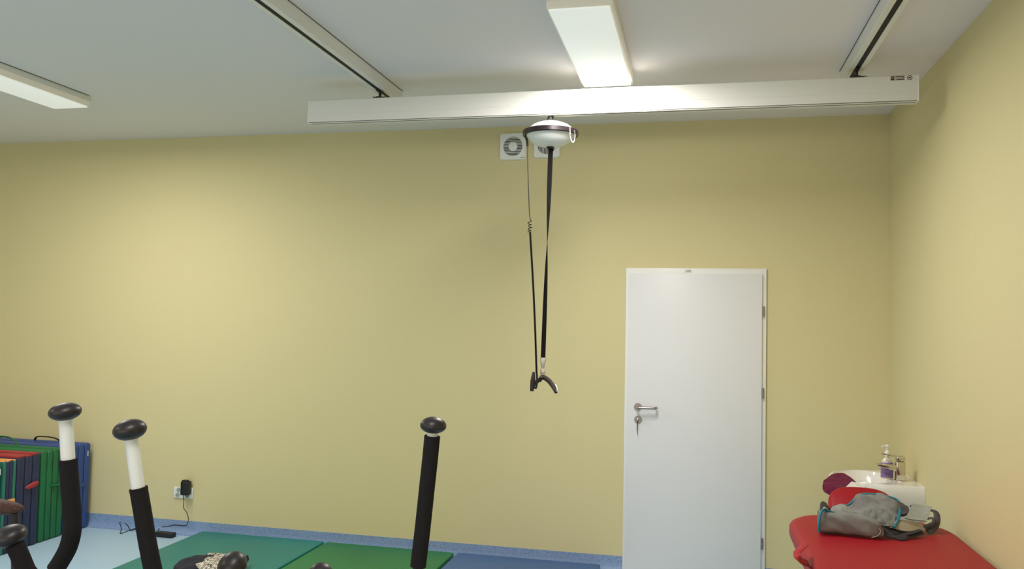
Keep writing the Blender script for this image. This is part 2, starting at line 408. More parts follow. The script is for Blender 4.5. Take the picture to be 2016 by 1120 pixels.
simple('shadow_joint', M['ink'], t, lambda b: box(b, BX0+.006, BX1-.006, BY0+.0002, BY0+.008, BZ0-.0026, BZ0+.0002))
for s, x in ((-1, BX0), (1, BX1)):
    simple('end_cap', M['plastic'], t, lambda b: box(b, x-.003 if s < 0 else x-.004, x+.004 if s < 0 else x+.003, BY0-.001, BY1+.001, BZ0-.004, BZ1+.001, .0015))
def sticker(b):
    a = ony(1753, 154, BY0); c = ony(1781, 153, BY0); zc = (a.z+c.z)/2
    box(b, a.x, c.x, BY0-.0012, BY0-.0002, zc-.013, zc+.013)
    return a, c, zc
lb = simple('rating_label', mat('grey_label', (186, 178, 166), .5), t, sticker)
a = ony(1753, 154, BY0); c = ony(1781, 153, BY0); zc = (a.z+c.z)/2; w = c.x-a.x
def prn(b):
    y0, y1 = BY0-.0018, BY0-.0012
    box(b, a.x+.003, a.x+w*.3, y0, y1, zc+.003, zc+.008)
    box(b, a.x+w*.4, c.x-.002, y0, y1, zc+.004, zc+.008)
    box(b, c.x-.009, c.x-.002, y0, y1, zc-.002, zc+.001)
    box(b, a.x+w*.42, c.x-.003, y0, y1, zc-.010, zc-.006)
    box(b, a.x+.002, a.x+w*.26, y0, y1, zc-.011, zc-.001)
simple('label_print', M['ink'], lb, prn)
q = ony(1791, 153, BY0)
simple('round_mark', M['ink'], t, lambda b: [tube(b, [q+Vector((.011*math.cos(k*PI/10), -.001, .011*math.sin(k*PI/10))) for k in range(21)], .0013, 6), box(b, q.x-.005, q.x+.005, BY0-.0016, BY0-.0006, q.z-.0025, q.z+.0035)])
for x in (-3.030, -.422):
    def trol(b):
        box(b, x-.034, x+.034, -1.279, -1.241, BZ1+.0005, BZ1+.010, .002)
        tube(b, [(x, -1.26, BZ1+.008), (x, -1.26, RZ+.012)], .008, 12)
        box(b, x-.009, x+.009, -1.30, -1.22, RZ-.010, RZ-.001, .002)
        tube(b, [(x-.03, -1.29, BZ1+.012), (x-.022, -1.295, BZ1+.003), (x, -1.295, BZ1+.008), (x+.02, -1.293, BZ1+.005), (x+.045, -1.285, BZ1+.007)], .0022, 6, smoothpath=4)
    simple('trolley', M['black'], t, trol)

# ------------------------------------------------------------------ hoist motor with strap, hanger and hand control
HX, HY, HZ = -2.015, -1.26, 2.730
t = thing('ceiling_hoist', 'round white patient hoist with plum ring and black strap hanging under the beam', 'ceiling hoist', (HX, HY, BZ0))
def hook(b):
    tube(b, [(HX-.012, HY, HZ+.05), (HX-.013, HY, BZ0-.012), (HX, HY, BZ0-.001), (HX+.013, HY, BZ0-.012), (HX+.012, HY, HZ+.05)], .0055, 12, smoothpath=5)
simple('suspension_hook', M['purple'], t, hook)
simple('motor_housing', M['plastic'], t, lambda b: lathe(b, [(0, .066), (.03, .066), (.065, .060), (.1, .046), (.128, .024), (.137, .006), (.137, -.004), (.132, -.018), (.112, -.042), (.08, -.062), (.045, -.072), (.02, -.075), (0, -.075)], (HX, HY, HZ), (0, 0, 1), 64))
def ring(b):
    n = 72; prof = [(.1415, -.012), (.1415, .012), (.145, .0145), (.151, .0145), (.155, .011), (.155, -.011), (.151, -.0145), (.145, -.0145)]
    rs = [[b.verts.new((HX+r*math.cos(2*PI*k/n), HY+r*math.sin(2*PI*k/n), HZ+z)) for r, z in prof] for k in range(n)]
    for k in range(n):
        for j in range(8): b.faces.new((rs[k][j], rs[k][(j+1) % 8], rs[(k+1) % n][(j+1) % 8], rs[(k+1) % n][j]))
simple('handle_ring', M['purple'], t, ring)
for an in (PI*1.02, -.02, PI/2, -PI/2*.2):
    ca, sa = math.cos(an), math.sin(an)
    simple('ring_spoke', M['black'], t, lambda b: tube(b, [(HX+.128*ca, HY+.128*sa, HZ), (HX+.146*ca, HY+.146*sa, HZ)], .006, 8))
simple('strap_guide', M['black'], t, lambda b: lathe(b, [(0, 0), (.024, 0), (.02, -.006), (.013, -.012), (0, -.012)], (HX, HY, HZ-.073), (0, 0, 1), 24))
# cord loops hanging at the right of the ring
def loopf(rad, dx, dz):
    def f(b):
        a = ony(1122+dx, 251, HY-.13); c1 = ony(1123+dx, 270+dz, HY-.13); d = ony(1128+dx, 281+dz, HY-.13); e = ony(1132+dx*.5, 270+dz, HY-.12); g = ony(1131, 257, HY-.11)
        tube(b, [a, c1, d, e, g], rad, 8, smoothpath=6)
    return f
simple('white_cord', M['plastic'], t, loopf(.002, 0, 0)); simple('black_cord', M['black'], t, loopf(.0018, -.5, -6))
# twisted webbing
def strapf(b):
    z0, z1 = HZ-.08, ony(1069, 705, HY).z; L = 60; W = .0135; rg = []
    for i in range(L+1):
        s = i/L; z = z0+(z1-z0)*s; x = -2.0125+(-2.034+2.0125)*s
        a = 0.12 + PI*(1/(1+math.exp(-(s-.37)*6.0))) - PI*(1/(1+math.exp(.37*6.0)))
        c_, s_ = math.cos(a), math.sin(a); u = Vector((c_, s_, 0)); v = Vector((-s_, c_, 0)); p = Vector((x, HY, z))
        rg.append([b.verts.new(p+u*W*sx+v*.0012*sy) for sx, sy in ((-1, -1), (1, -1), (1, 1), (-1, 1))])
    for i in range(L):
        for k in range(4): b.faces.new((rg[i][k], rg[i][(k+1) % 4], rg[i+1][(k+1) % 4], rg[i+1][k]))
    b.faces.new(rg[0]); b.faces.new(rg[-1])
simple('lift_strap', M['strap'], t, strapf, 60)
BX = ony(1069, 720, HY)
def buckle(b):
    zt, zb = ony(1069, 704, HY).z, ony(1069, 724, HY).z
    prism(b, [(BX.x-.0165, zt), (BX.x+.0165, zt), (BX.x+.0165, zt-.012), (BX.x+.008, zb), (BX.x-.008, zb), (BX.x-.0165, zt-.012)], HY-.007, HY+.007, 'xz', .002)
    box(b, BX.x-.004, BX.x+.004, HY-.004, HY+.004, zb-.006, zb+.002)
    zc, zd = ony(1069, 726, HY).z, ony(1069, 737, HY).z
    box(b, BX.x-.0135, BX.x+.0135, HY-.009, HY+.009, zd, zc, .002)
    box(b, BX.x-.003, BX.x+.003, HY-.003, HY+.003, zd-.014, zd+.002)
simple('swivel_buckle', M['brass'], t, buckle)
# curved two-armed hanger
def hang(b):
    p = [ony(1064.5, 746, HY-.02), ony(1067, 742, HY), ony(1073, 744, HY), ony(1081, 750, HY-.02), ony(1088, 759, HY-.05), ony(1093, 767, HY-.08), ony(1094.5, 772, HY-.10)]
    tube(b, p, [.010, .012, .0135, .0135, .013, .0125, .009], 14, smoothpath=5)
hg = simple('hanger_bar', M['brown'], t, hang)
def hang2(b):
    p = [ony(1066, 745, HY), ony(1062, 748, HY+.02), ony(1056, 752, HY+.05), ony(1052, 758, HY+.09)]
    tube(b, p, [.010, .011, .011, .010], 12, smoothpath=5)
simple('rear_arm', M['brown'], hg, hang2)
def clipf(b):
    p = [ony(1093.5, 757, HY-.09), ony(1096.5, 764, HY-.1), ony(1096.5, 771, HY-.1)]
    tube(b, p, .0028, 8, smoothpath=4)
simple('safety_clip', M['plastic'], hg, clipf)
# spiral lead and hand control
def cab1(b):
    tube(b, [ony(1034, 268, HY-.04), ony(1037.5, 277, HY-.04), ony(1038.5, 288, HY-.04)], [.005, .007, .006], 10, smoothpath=4)
    tube(b, [ony(1038.5, 286, HY-.04), ony(1039.5, 340, HY-.04), ony(1041, 390, HY-.04), ony(1043, 425, HY-.04), ony(1045.5, 435, HY-.04)], .0026, 8, smoothpath=8)
simple('control_lead', M['black'], t, cab1)
def coil(b):
    A, B = ony(1043.5, 436, HY-.04), ony(1043, 457, HY-.04); pts = []
    for i in range(90):
        s = i/89; c0 = A.lerp(B, s); an = s*2*PI*3.6
        pts.append(c0+Vector((math.cos(an)*.009-.003*math.sin(s*9), math.sin(an)*.009, math.sin(an)*.003)))
    tube(b, pts, .0022, 6)
    A, B = ony(1043.5, 456, HY-.04), ony(1056.5, 738, HY-.04); pts = []; T = 150
    for i in range(T*8+1):
        s = i/(T*8); c0 = A.lerp(B, s)+Vector((.004*math.sin(PI*s), 0, 0)); an = s*2*PI*T
        pts.append(c0+Vector((math.cos(an)*.0042, math.sin(an)*.0042, 0)))
    tube(b, pts, .0024, 5)
simple('spiral_cable', M['strap'], t, coil)
def handset(b):
    p = [ony(1050.5, 732, HY-.06), ony(1050, 740, HY-.06), ony(1049, 750, HY-.06), ony(1048, 760, HY-.06), ony(1047, 770, HY-.06)]
    tube(b, p, [.006, .0105, .0135, .0125, .010], 14, smoothpath=5)
hs = simple('hand_control', M['brown'], t, handset)
def hs2(b):
    tube(b, [ony(1057, 736, HY-.05), ony(1057.5, 750, HY-.05), ony(1056, 764, HY-.05)], [.006, .0065, .004], 10, smoothpath=4)
    tube(b, [ony(1050, 762, HY-.06), ony(1056, 764, HY-.05)], .006, 8)
    tube(b, [ony(1058, 748, HY-.05), ony(1065, 751, HY-.03)], .004, 8)
simple('holder_clip', M['black'], hs, hs2)

# ------------------------------------------------------------------ power outlet and charger
t = thing('power_outlet', 'white four-way wall power outlet low on the yellow wall', 'power outlet', (-5.067, 0, .315))
for k, (x0, x1) in enumerate(((-5.150, -5.069), (-5.065, -4.984))):
    md = simple('socket_module', M['plastic'], t, lambda b: box(b, x0, x1, -.012, -.0005, .270, .355, .004))
    for zc, dx in ((.332, .004), (.293, -.004)):
        cx = (x0+x1)/2+dx
        w = simple('socket_well', mat('grey_socket', (168, 176, 168), .5), md, lambda b: lathe(b, [(.0175, .0), (.0175, .0035), (.0150, .0035), (.0140, .0012), (0, .0012), (0, 0)], (cx, -.0118, zc), (0, -1, 0), 28))
        simple('pin_holes', M['dark'], md, lambda b: [lathe(b, [(0, 0), (.0026, 0), (.0026, .0006), (0, .0006)], (cx+d*.8, -.0131, zc+d*.55), (0, -1, 0), 10) for d in (-.009, .009)])
t = thing('power_adapter', 'black plug charger in the wall outlet with cable to a floor brick', 'charger', (-5.05, -.06, .36))
def plug(b):
    a = ony(357, 974, -.05); c = ony(372, 948, -.05)
    box(b, a.x, c.x, -.068, -.0145, a.z, c.z, .006, 3)
    box(b, a.x+.006, c.x-.012, -.062, -.03, c.z-.002, c.z+.010, .003)
simple('plug_body', M['black'], t, plug)
def fl(x, y, r=.004):
    p = onz(x, y, r)
    if p.y < -.055: return p
    for k in range(60):
        Y_ = -.055+.05*k/60; p = ony(x, y, Y_); c_ = max(0, min(1, 1-(-Y_-.005)/.045)); zc_ = .055-.053*math.sqrt(max(0, 1-c_*c_))
        if p.z <= max(zc_, .002)+r: return p+Vector((0, 0, .001))
    return ony(x, y, -.009)
bl = onz(326, 1051, .02)
def brick(b):
    box(b, -.078, .078, -.03, .03, 0, .034, .007, 3)
    bmesh.ops.transform(b, matrix=Matrix.Translation((bl.x, bl.y-.005, .001)) @ Matrix.Rotation(-.05, 4, 'Z'), verts=b.verts)
simple('transformer_brick', M['black'], t, brick)
def cable(b):
    A = ony(361, 974, -.05)
    tube(b, [A, ony(362, 985, -.05), ony(361.5, 999, -.045), ony(368, 1010, -.05), ony(371, 1021, -.055), ony(370, 1027, -.06), fl(366, 1034), fl(352, 1034), fl(343, 1033), fl(332, 1036), fl(322, 1037), fl(313, 1041), Vector((bl.x-.095, bl.y+.005, .010)), Vector((bl.x-.075, bl.y, .016))], .0028, 8, smoothpath=6)
simple('mains_cable', M['black'], t, cable)
def cable2(b):
    tube(b, [Vector((bl.x-.07, bl.y-.01, .018)), fl(304, 1050), fl(290, 1047), fl(268, 1040), fl(257, 1044), fl(250, 1033), fl(236, 1028), fl(239, 1040), fl(237, 1050), fl(246, 1047), fl(262, 1042), fl(275, 1044)], .0028, 8, smoothpath=6)
simple('output_cable', M['black'], t, cable2)

# ------------------------------------------------------------------ floor mats
def fmat(x0, x1, y0, y1, m, label):
    t = thing('gym_mat', label, 'gym mat', ((x0+x1)/2, (y0+y1)/2, 0), 'flat mats laid side by side on the floor')
    simple('padded_panel', m, t, lambda b: box(b, x0, x1, y0, y1, .001, .05, .012, 3))
    for x in (x0+.004, x1-.004):
        simple('edge_piping', m, t, lambda b: tube(b, [(x, y0+.02, .044), (x, y1-.02, .044)], .0035, 8))
    return t
fmat(-4.862, -3.858, -2.05, -.055, M['f_teal'], 'teal gym mat lying flat on the floor under the dark clothes bundle')
fmat(-3.838, -2.866, -2.05, -.062, M['f_green'], 'green gym mat lying flat between the teal and blue mats')
fmat(-2.842, -1.836, -2.05, -.052, M['f_blue'], 'blue gym mat lying flat on the floor nearest the door')

# ------------------------------------------------------------------ folded mats standing by the wall
XR = -5.875
def folded(y0, y1, z1, x0, x1, mtop, mend, n, label, name='folded_mat', rnd=.018, sheets=None, group='folded mats standing on edge against the wall'):
    t = thing(name, label, 'folded mat', ((x0+x1)/2, (y0+y1)/2, 0), group)
    w = (y1-y0)/n
    for k in range(n):
        a, c_ = y0+k*w+.0015, y0+(k+1)*w-.0015
        m = mend if sheets is None else sheets[k]
        simple('panel', m, t, lambda b: box(b, x0, x1, a, c_, .001+.002*(k % 2), z1-.006*(k % 2), rnd if w > rnd*2.6 else w*.35, 3))
        if mtop is not m:
            simple('top_band', mtop, t, lambda b: box(b, x0+.01, x1-.004, a+.001, c_-.001, z1-.014, z1+.0015-.006*(k % 2), .004, 2))
    return t
t = folded(-.305, -.045, .668, -7.1, XR, M['m_blue'], M['m_blue'], 4, 'blue folded mat standing against the wall, rearmost of the stack')
def blk(a, y, z, m, t, r=.006, w=2.4):
    simple('carry_handle', m, t, lambda b: tube(b, a, r, 10, smoothpath=6, aspect=w))
blk([(-6.33, -.13, .664), (-6.31, -.13, .695), (-6.24, -.125, .700), (-6.17, -.12, .695), (-6.12, -.12, .682), (-6.10, -.12, .664)], 0, 0, M['black'], t, .005)
simple('closing_strap', M['m_blue'], t, lambda b: box(b, XR-.06, XR+.006, -.25, -.10, .33, .36, .003))
simple('size_tag', M['plastic'], t, lambda b: box(b, XR, XR+.0015, -.085, -.077, .56, .60))
t = folded(-.545, -.315, .668, -6.62, XR-.002, M['m_green'], M['m_green'], 4, 'bright green folded mat standing between the blue and the navy one')
blk([(-6.42, -.42, .664), (-6.44, -.42, .695), (-6.40, -.41, .728), (-6.32, -.40, .728), (-6.25, -.40, .700), (-6.22, -.40, .664)], 0, 0, M['m_green'], t, .006)
blk([(XR-.02, -.345, .40), (XR+.012, -.35, .40), (XR+.014, -.38, .40), (XR+.012, -.43, .40), (XR-.01, -.44, .40)], 0, 0, M['m_green'], t, .006, 2.6)
t = folded(-.765, -.555, .660, -6.9, XR, M['m_red'], M['m_navy'], 3, 'folded mat with dusty red top and navy end, in front of the green one')
simple('closing_tab', M['m_red'], t, lambda b: [tube(b, [(XR+.004, -.695, .428), (XR+.010, -.675, .432), (XR+.014, -.635, .440), (XR+.010, -.595, .447), (XR+.004, -.575, .450)], [.006, .016, .021, .016, .006], 14, smoothpath=4, aspect=.5, upv=(0, 0, 1))])
t = folded(-.885, -.772, .648, -6.9, XR-.002, M['m_orange'], M['m_teal'], 4, 'folded mat with pale orange top and teal and navy end layers', sheets=[M['m_teal'], M['m_navy'], M['m_navy'], M['m_teal']])
simple('closing_tab', M['m_orange'], t, lambda b: box(b, XR-.01, XR+.008, -.845, -.785, .345, .375, .003))
t = folded(-1.06, -.895, .645, -6.9, XR-.0, M['m_teal'], M['m_teal'], 2, 'teal folded mat with rounded corners, frontmost of the stack', rnd=.03)
simple('size_tag', M['plastic'], t, lambda b: box(b, XR-.001, XR+.0015, -.935, -.915, .56, .60))

# ------------------------------------------------------------------ exercise bike (only its saddle shows)
t = thing('exercise_bike', 'exercise bike at the left edge showing only its maroon saddle nose', 'exercise bike', (-3.95, -3.2, 0))
sn = ond(47, 1003, 3.0)
def saddle(b):
    c0 = sn; d = Vector((-1, -.10, .015)).normalized(); side = Vector((.1, -1, 0)).normalized()
    prof = [(0, .004, .004), (.010, .014, .012), (.03, .022, .021), (.06, .030, .028), (.11, .045, .033), (.15, .06, .035), (.21, .085, .032), (.25, .095, .033), (.28, .075, .026), (.29, .03, .012)]
    n = 20; rs = []
    for s, w, h in prof:
        p = c0+d*s+Vector((0, 0, .004-h*.15))
        rs.append([b.verts.new(p+side*w*math.cos(2*PI*k/n)+Vector((0, 0, 1))*h*math.sin(2*PI*k/n)*(1 if math.sin(2*PI*k/n) > 0 else .8)) for k in range(n)])
    for i in range(len(rs)-1):
        for k in range(n): b.faces.new((rs[i][k], rs[i][(k+1) % n], rs[i+1][(k+1) % n], rs[i+1][k]))
    b.faces.new(rs[0]); b.faces.new(rs[-1])
simple('saddle', M['saddle'], t, saddle, 60)
sx, sy, sz = sn.x-.035, sn.y-.005, sn.z-.015
simple('seat_post', M['black'], t, lambda b: tube(b, [(sx, sy, sz), (sx+.03, sy, .55)], .014, 14))
def bframe(b):
    tube(b, [(sx+.03, sy, .58), (sx+.06, sy, .32), (sx+.30, sy, .22), (sx+.55, sy, .35)], .025, 12, smoothpath=5)
    tube(b, [(sx+.06, sy, .34), (sx-.15, sy, .03)], .022, 12); tube(b, [(sx-.15, sy-.22, .025), (sx-.15, sy+.22, .025)], .023, 12)
    tube(b, [(sx+.55, sy, .35), (sx+.62, sy, .03)], .022, 12); tube(b, [(sx+.62, sy-.22, .025), (sx+.62, sy+.22, .025)], .023, 12)
simple('frame', M['tube'], t, bframe)
simple('flywheel', M['black'], t, lambda b: lathe(b, [(0, -.03), (.17, -.03), (.18, -.02), (.18, .02), (.17, .03), (0, .03)], (sx+.45, sy, .30), (0, 1, 0), 40))

# ------------------------------------------------------------------ exercise machines in the foreground
def px(r, D): return r*D/F_PX
def upright(parent, kD, kpos, kaxis, kra, krb, white, foam, tail, flat=1.0, rw=12.6, rf=17.0):
    """a lever: white tube, black foam sleeve, knob; tail continues down to the pivot"""
    K = ond(kpos[0], kpos[1], kD)
    wp = [ond(x, y, d) for x, y, d in white]; fp = [ond(x, y, d) for x, y, d in foam]
    a = simple('lever_arm', M['black'], parent, lambda b: tube(b, fp[1:]+[Vector(q) for q in tail], px(rw, kD), 18, smoothpath=6), 50)
    simple('white_tube', M['tube'], a, lambda b: tube(b, [K]+wp+[fp[0], fp[1]], px(rw, kD), 18, smoothpath=6), 50)
    def ff(b):
        path = catmull(fp, 8); R0 = px(rf, kD)
        tube(b, path, R0, 24)
        lathe(b, [(R0*.72, -.001), (R0*1.0, -.001), (R0*1.03, .003), (R0*.98, .005)], path[0], (path[1]-path[0]), 24)
    simple('foam_grip', M['foam'], a, ff, 50)
    d1 = (K-wp[0]) if wp else (K-fp[0]); ax = d1.normalized() if kaxis is None else Vector(kaxis)
    def kf(b):
        ellipsoid(b, K, ax, px(kra, kD), px(krb, kD), 40, flat)
        lathe(b, [(px(kra, kD)*1.0, -.0004), (px(kra, kD)*1.006, 0), (px(kra, kD)*1.0, .0004)], K, ax, 40)
    simple('knob', M['knob'], a, kf, 60)
    return a
def low_knob(parent, D, pos, ax, ra, rb, path, rf=17):
    K = ond(pos[0], pos[1], D)
    a = simple('fixed_handlebar', M['foam'], parent, lambda b: tube(b, [K]+[Vector(p) for p in path], px(rf, D), 20, smoothpath=6), 50)
    simple('knob', M['knob'], a, lambda b: ellipsoid(b, K, ax, px(ra, D), px(rb, D), 40), 60)
    return a
# machine in the middle
A = thing('elliptical_trainer', 'foreground exercise machine whose two padded poles rise before the teal and green mats', 'exercise machine', (-1.97, -4.22, 0))
cA = Vector((-1.97, -4.22, 0))
lp = ond(300, 1120, 1.52); rp = ond(829, 1120, 1.64)
upright(A, 1.5, (255.5, 846), None, 31.5, 20.5, [(259.5, 873, 1.5), (272, 962, 1.5)], [(272.5, 961, 1.5), (281, 1010, 1.5), (290, 1065, 1.5), (301, 1120, 1.5), (312, 1165, 1.5)],
        [lp+Vector((.02, .0, -.12)), (-2.19, -4.28, .95), (-2.17, -4.2, .60), (-2.16, -4.25, .30)], rw=13)
upright(A, 1.65, (853, 838), None, 26, 17.5, [(852, 852, 1.65)], [(851, 859, 1.65), (846, 910, 1.65), (840, 965, 1.65), (832, 1040, 1.65), (823, 1115, 1.65)],
        [rp+Vector((-.004, .0, -.02)), (-1.735, -4.16, 1.05), (-1.76, -4.14, .60), (-1.76, -4.2, .30)], flat=.85, rw=10.5, rf=15.6)
k1 = ond(457, 1117, 1.6); k2 = ond(632, 1128, 1.7)
low_knob(A, 1.6, (457, 1114), (-.35, -.55, .72), 30, 25, [k1+Vector((.0, .02, -.06)), (-2.02, -4.2, 1.08), cA+Vector((-.02, .02, 1.0)), cA+Vector((-.01, .02, .9))], 15)
low_knob(A, 1.7, (631, 1131), (.2, -.5, .8), 25, 21, [k2+Vector((.0, .02, -.06)), (-1.95, -4.15, 1.05), cA+Vector((.02, .02, 1.0)), cA+Vector((.01, .02, .9))], 14)
def machine_low(parent, c, yaw, wide):
    def col(b):
        tube(b, [c+Vector((0, .03, 1.0)), c+Vector((0, .05, .6)), c+Vector((0, .10, .05))], .035, 16, smoothpath=4)
        tube(b, [c+Vector((-wide-.015, -.0, .58)), c+Vector((wide+.015, 0, .58))], .018, 14)
        tube(b, [c+Vector((0, .02, .57)), c+Vector((0, .06, .57))], .03, 12)
    simple('column', M['tube'], parent, col)
    def base(b):
        box(b, c.x-.03, c.x+.03, c.y-.75, c.y+.35, .02, .07, .008)
        box(b, c.x-.28, c.x+.28, c.y+.30, c.y+.36, .002, .05, .01); box(b, c.x-.28, c.x+.28, c.y-.78, c.y-.72, .002, .05, .01)
    simple('base_frame', M['black'], parent, base)
    simple('flywheel_cover', M['black'], parent, lambda b: lathe(b, [(0, -.05), (.19, -.05), (.21, -.03), (.21, .03), (.19, .05), (0, .05)], (c.x, c.y-.35, .28), (1, 0, 0), 40))
    for s in (-1, 1):
        simple('footplate', M['black'], parent, lambda b: box(b, c.x+s*.16-.06, c.x+s*.16+.06, c.y-.70, c.y-.36, .26+.06*s, .285+.06*s, .01))
machine_low(A, cA, 0, .21)
# machine at the left
B = thing('elliptical_trainer', 'exercise machine at the left edge, bent black pole before the folded mats', 'exercise machine', (-2.62, -4.42, 0))
cB = Vector((-2.62, -4.40, 0))
q = ond(100, 1128, 1.52)
upright(B, 1.5, (128, 810.5), None, 30, 17.5, [(130, 832, 1.5), (134, 905, 1.5)], [(134, 905, 1.5), (138, 960, 1.5), (141.5, 1010, 1.5), (142, 1045, 1.5), (134, 1078, 1.51), (119, 1106, 1.52), (109, 1121, 1.52)],
        [q+Vector((-.01, 0, -.02)), q+Vector((-.05, .02, -.07)), (-2.42, -4.38, .95), (-2.42, -4.36, .60), (-2.42, -4.4, .30)], rw=13)
k3 = ond(50, 1120, 1.55)
low_knob(B, 1.55, (19, 1055), (-.15, -.25, .85), 31, 20, [ond(33, 1080, 1.55), ond(50, 1120, 1.55), ond(66, 1165, 1.55), (-2.50, -4.38, 1.05), cB+Vector((.01, .02, .98)), cB+Vector((0, .02, .9))], 17)
machine_low(B, cB, 0, .21)

# ------------------------------------------------------------------ dark clothes bundle on the teal mat
t = thing('clothes_bundle', 'dark navy clothes bundle with white knit patch lying on the teal mat', 'clothes', (-4.22, -.95, .05))
def bun(b):
    bmesh.ops.create_uvsphere(b, u_segments=64, v_segments=32, radius=1)
    for v in b.verts:
        n = v.co.normalized(); d = 1+.14*noise.noise(n*2.2+Vector((3, 1, 0)))+.05*noise.noise(n*6)
        v.co = Vector((n.x*.185*d, n.y*.17*d, max(-.0, n.z)*.098*d if n.z > 0 else n.z*.02))
    bmesh.ops.transform(b, matrix=Matrix.Translation((-4.235, -1.03, .072)), verts=b.verts)
simple('cloth_body', M['navycloth'], t, bun, 80)
knit = bpy.data.materials.new('white_knit'); knit.use_nodes = True
nt = knit.node_tree; pb = nt.nodes['Principled BSDF']; pb.inputs['Roughness'].default_value = .95
wv = nt.nodes.new('ShaderNodeTexVoronoi'); wv.inputs['Scale'].default_value = 80; tc = nt.nodes.new('ShaderNodeTexCoord'); mp = nt.nodes.new('ShaderNodeMapping'); mp.inputs['Scale'].default_value = (1.5, .5, 1.2); mp.inputs['Rotation'].default_value = (0, 0, .9)
rp = nt.nodes.new('ShaderNodeValToRGB'); rp.color_ramp.elements[0].position = .46; rp.color_ramp.elements[0].color = lin((222, 216, 200)); rp.color_ramp.elements[1].position = .66; rp.color_ramp.elements[1].color = lin((28, 24, 30))
bp = nt.nodes.new('ShaderNodeBump'); bp.inputs['Strength'].default_value = .8; bp.inputs['Distance'].default_value = .004; bp.invert = True
nt.links.new(tc.outputs['Object'], mp.inputs['Vector']); nt.links.new(mp.outputs['Vector'], wv.inputs['Vector']); nt.links.new(wv.outputs['Distance'], rp.inputs['Fac']); nt.links.new(rp.outputs['Color'], pb.inputs['Base Color']); nt.links.new(wv.outputs['Distance'], bp.inputs['Height']); nt.links.new(bp.outputs['Normal'], pb.inputs['Normal'])
def kn(b):
    rows = [[onz(400, 1104, .130), onz(408, 1091, .132), onz(428, 1090.5, .134), onz(445, 1092, .130)],
            [onz(384, 1108, .140), onz(403, 1099, .150), onz(425, 1099, .155), onz(446, 1099, .150)],
            [onz(390, 1118, .155), onz(408, 1112, .168), onz(426, 1112, .172), onz(447, 1112, .165)],
            [onz(398, 1132, .160), onz(412, 1130, .178), onz(428, 1131, .182), onz(448, 1130, .175)]]
    sheet(b, rows, .012, 8, 8, .004, 30, 5)
simple('knit_patch', knit, t, kn, 60)
def tailp(b):
    rows = [[onz(440, 1112, .14), onz(458, 1106, .13), onz(477, 1097, .12), onz(487, 1093.5, .115)],
            [onz(440, 1126, .13), onz(460, 1120, .12), onz(480, 1108, .10), onz(489, 1099, .10)],
            [onz(442, 1140, .10), onz(462, 1134, .08), onz(478, 1122, .07), onz(484, 1109, .07)]]
    sheet(b, rows, .01, 6, 6, .006, 30, 2)
simple('cloth_tail', M['navycloth'], t, tailp, 60)

# ------------------------------------------------------------------ treatment table
TZ = .75
TX0, TX1, TY0, TY1 = -.768, -.028, -3.25, -1.285
t = thing('treatment_table', 'red padded treatment table along the right wall, grey sling lying on it', 'treatment table', ((TX0+TX1)/2, (TY0+TY1)/2, 0))
def rrect(x0, x1, y0, y1, r, n=8, ry=None):
    ry = ry or r; out = []
    for cx, cy, a0 in ((x1-r, y1-ry, 0), (x0+r, y1-ry, PI/2), (x0+r, y0+ry, PI), (x1-r, y0+ry, 1.5*PI)):
        for k in range(n+1):
            a = a0+PI/2*k/n; out.append((cx+r*math.cos(a), cy+ry*math.sin(a)))
    return out
def pad(b):
    out = rrect(TX0, TX1, TY0, TY1, .19, 12, .24); layers = []
    for sc, z in ((.03, TZ-.085), (.006, TZ-.078), (0, TZ-.06), (0, TZ-.026), (.007, TZ-.012), (.022, TZ-.003), (.05, TZ)):
        cx, cy = (TX0+TX1)/2, (TY0+TY1)/2; hx, hy = (TX1-TX0)/2, (TY1-TY0)/2
        layers.append([b.verts.new((cx+(x-cx)*(1-sc/hx), cy+(y-cy)*(1-sc/hy), z)) for x, y in out])
    n = len(out)
    for a_, c_ in zip(layers, layers[1:]):
        for k in range(n): b.faces.new((a_[k], a_[(k+1) % n], c_[(k+1) % n], c_[k]))
    b.faces.new(layers[0]); b.faces.new(layers[-1])
simple('table_top', M['red'], t, pad, 50)
def fra(b):
    prism(b, rrect(TX0+.05, TX1-.05, TY0+.06, TY1-.06, .12), TZ-.125, TZ-.086, 'xy', .004)
simple('under_frame', mat('grey_frame', (150, 148, 150), .4), t, fra)
for x in (TX0+.07, TX1-.07):
    for y in (TY0+.28, TY1-.50):
        simple('leg', M['steel'], t, lambda b: tube(b, [(x, y, TZ-.12), (x, y, .001)], .022, 16))
def hs_(b):
    a = [onx(1585, 1072, TX0-.002), onx(1577, 1080, TX0-.035), onx(1569, 1088, TX0-.055), onx(1572, 1099, TX0-.055), onx(1581, 1106, TX0-.03), onx(1590, 1109, TX0-.002)]
    tube(b, a, .0045, 10, smoothpath=6, aspect=3.2, upv=(0, 0, 1))
simple('carry_strap', M['redtrim'], t, hs_, 60)
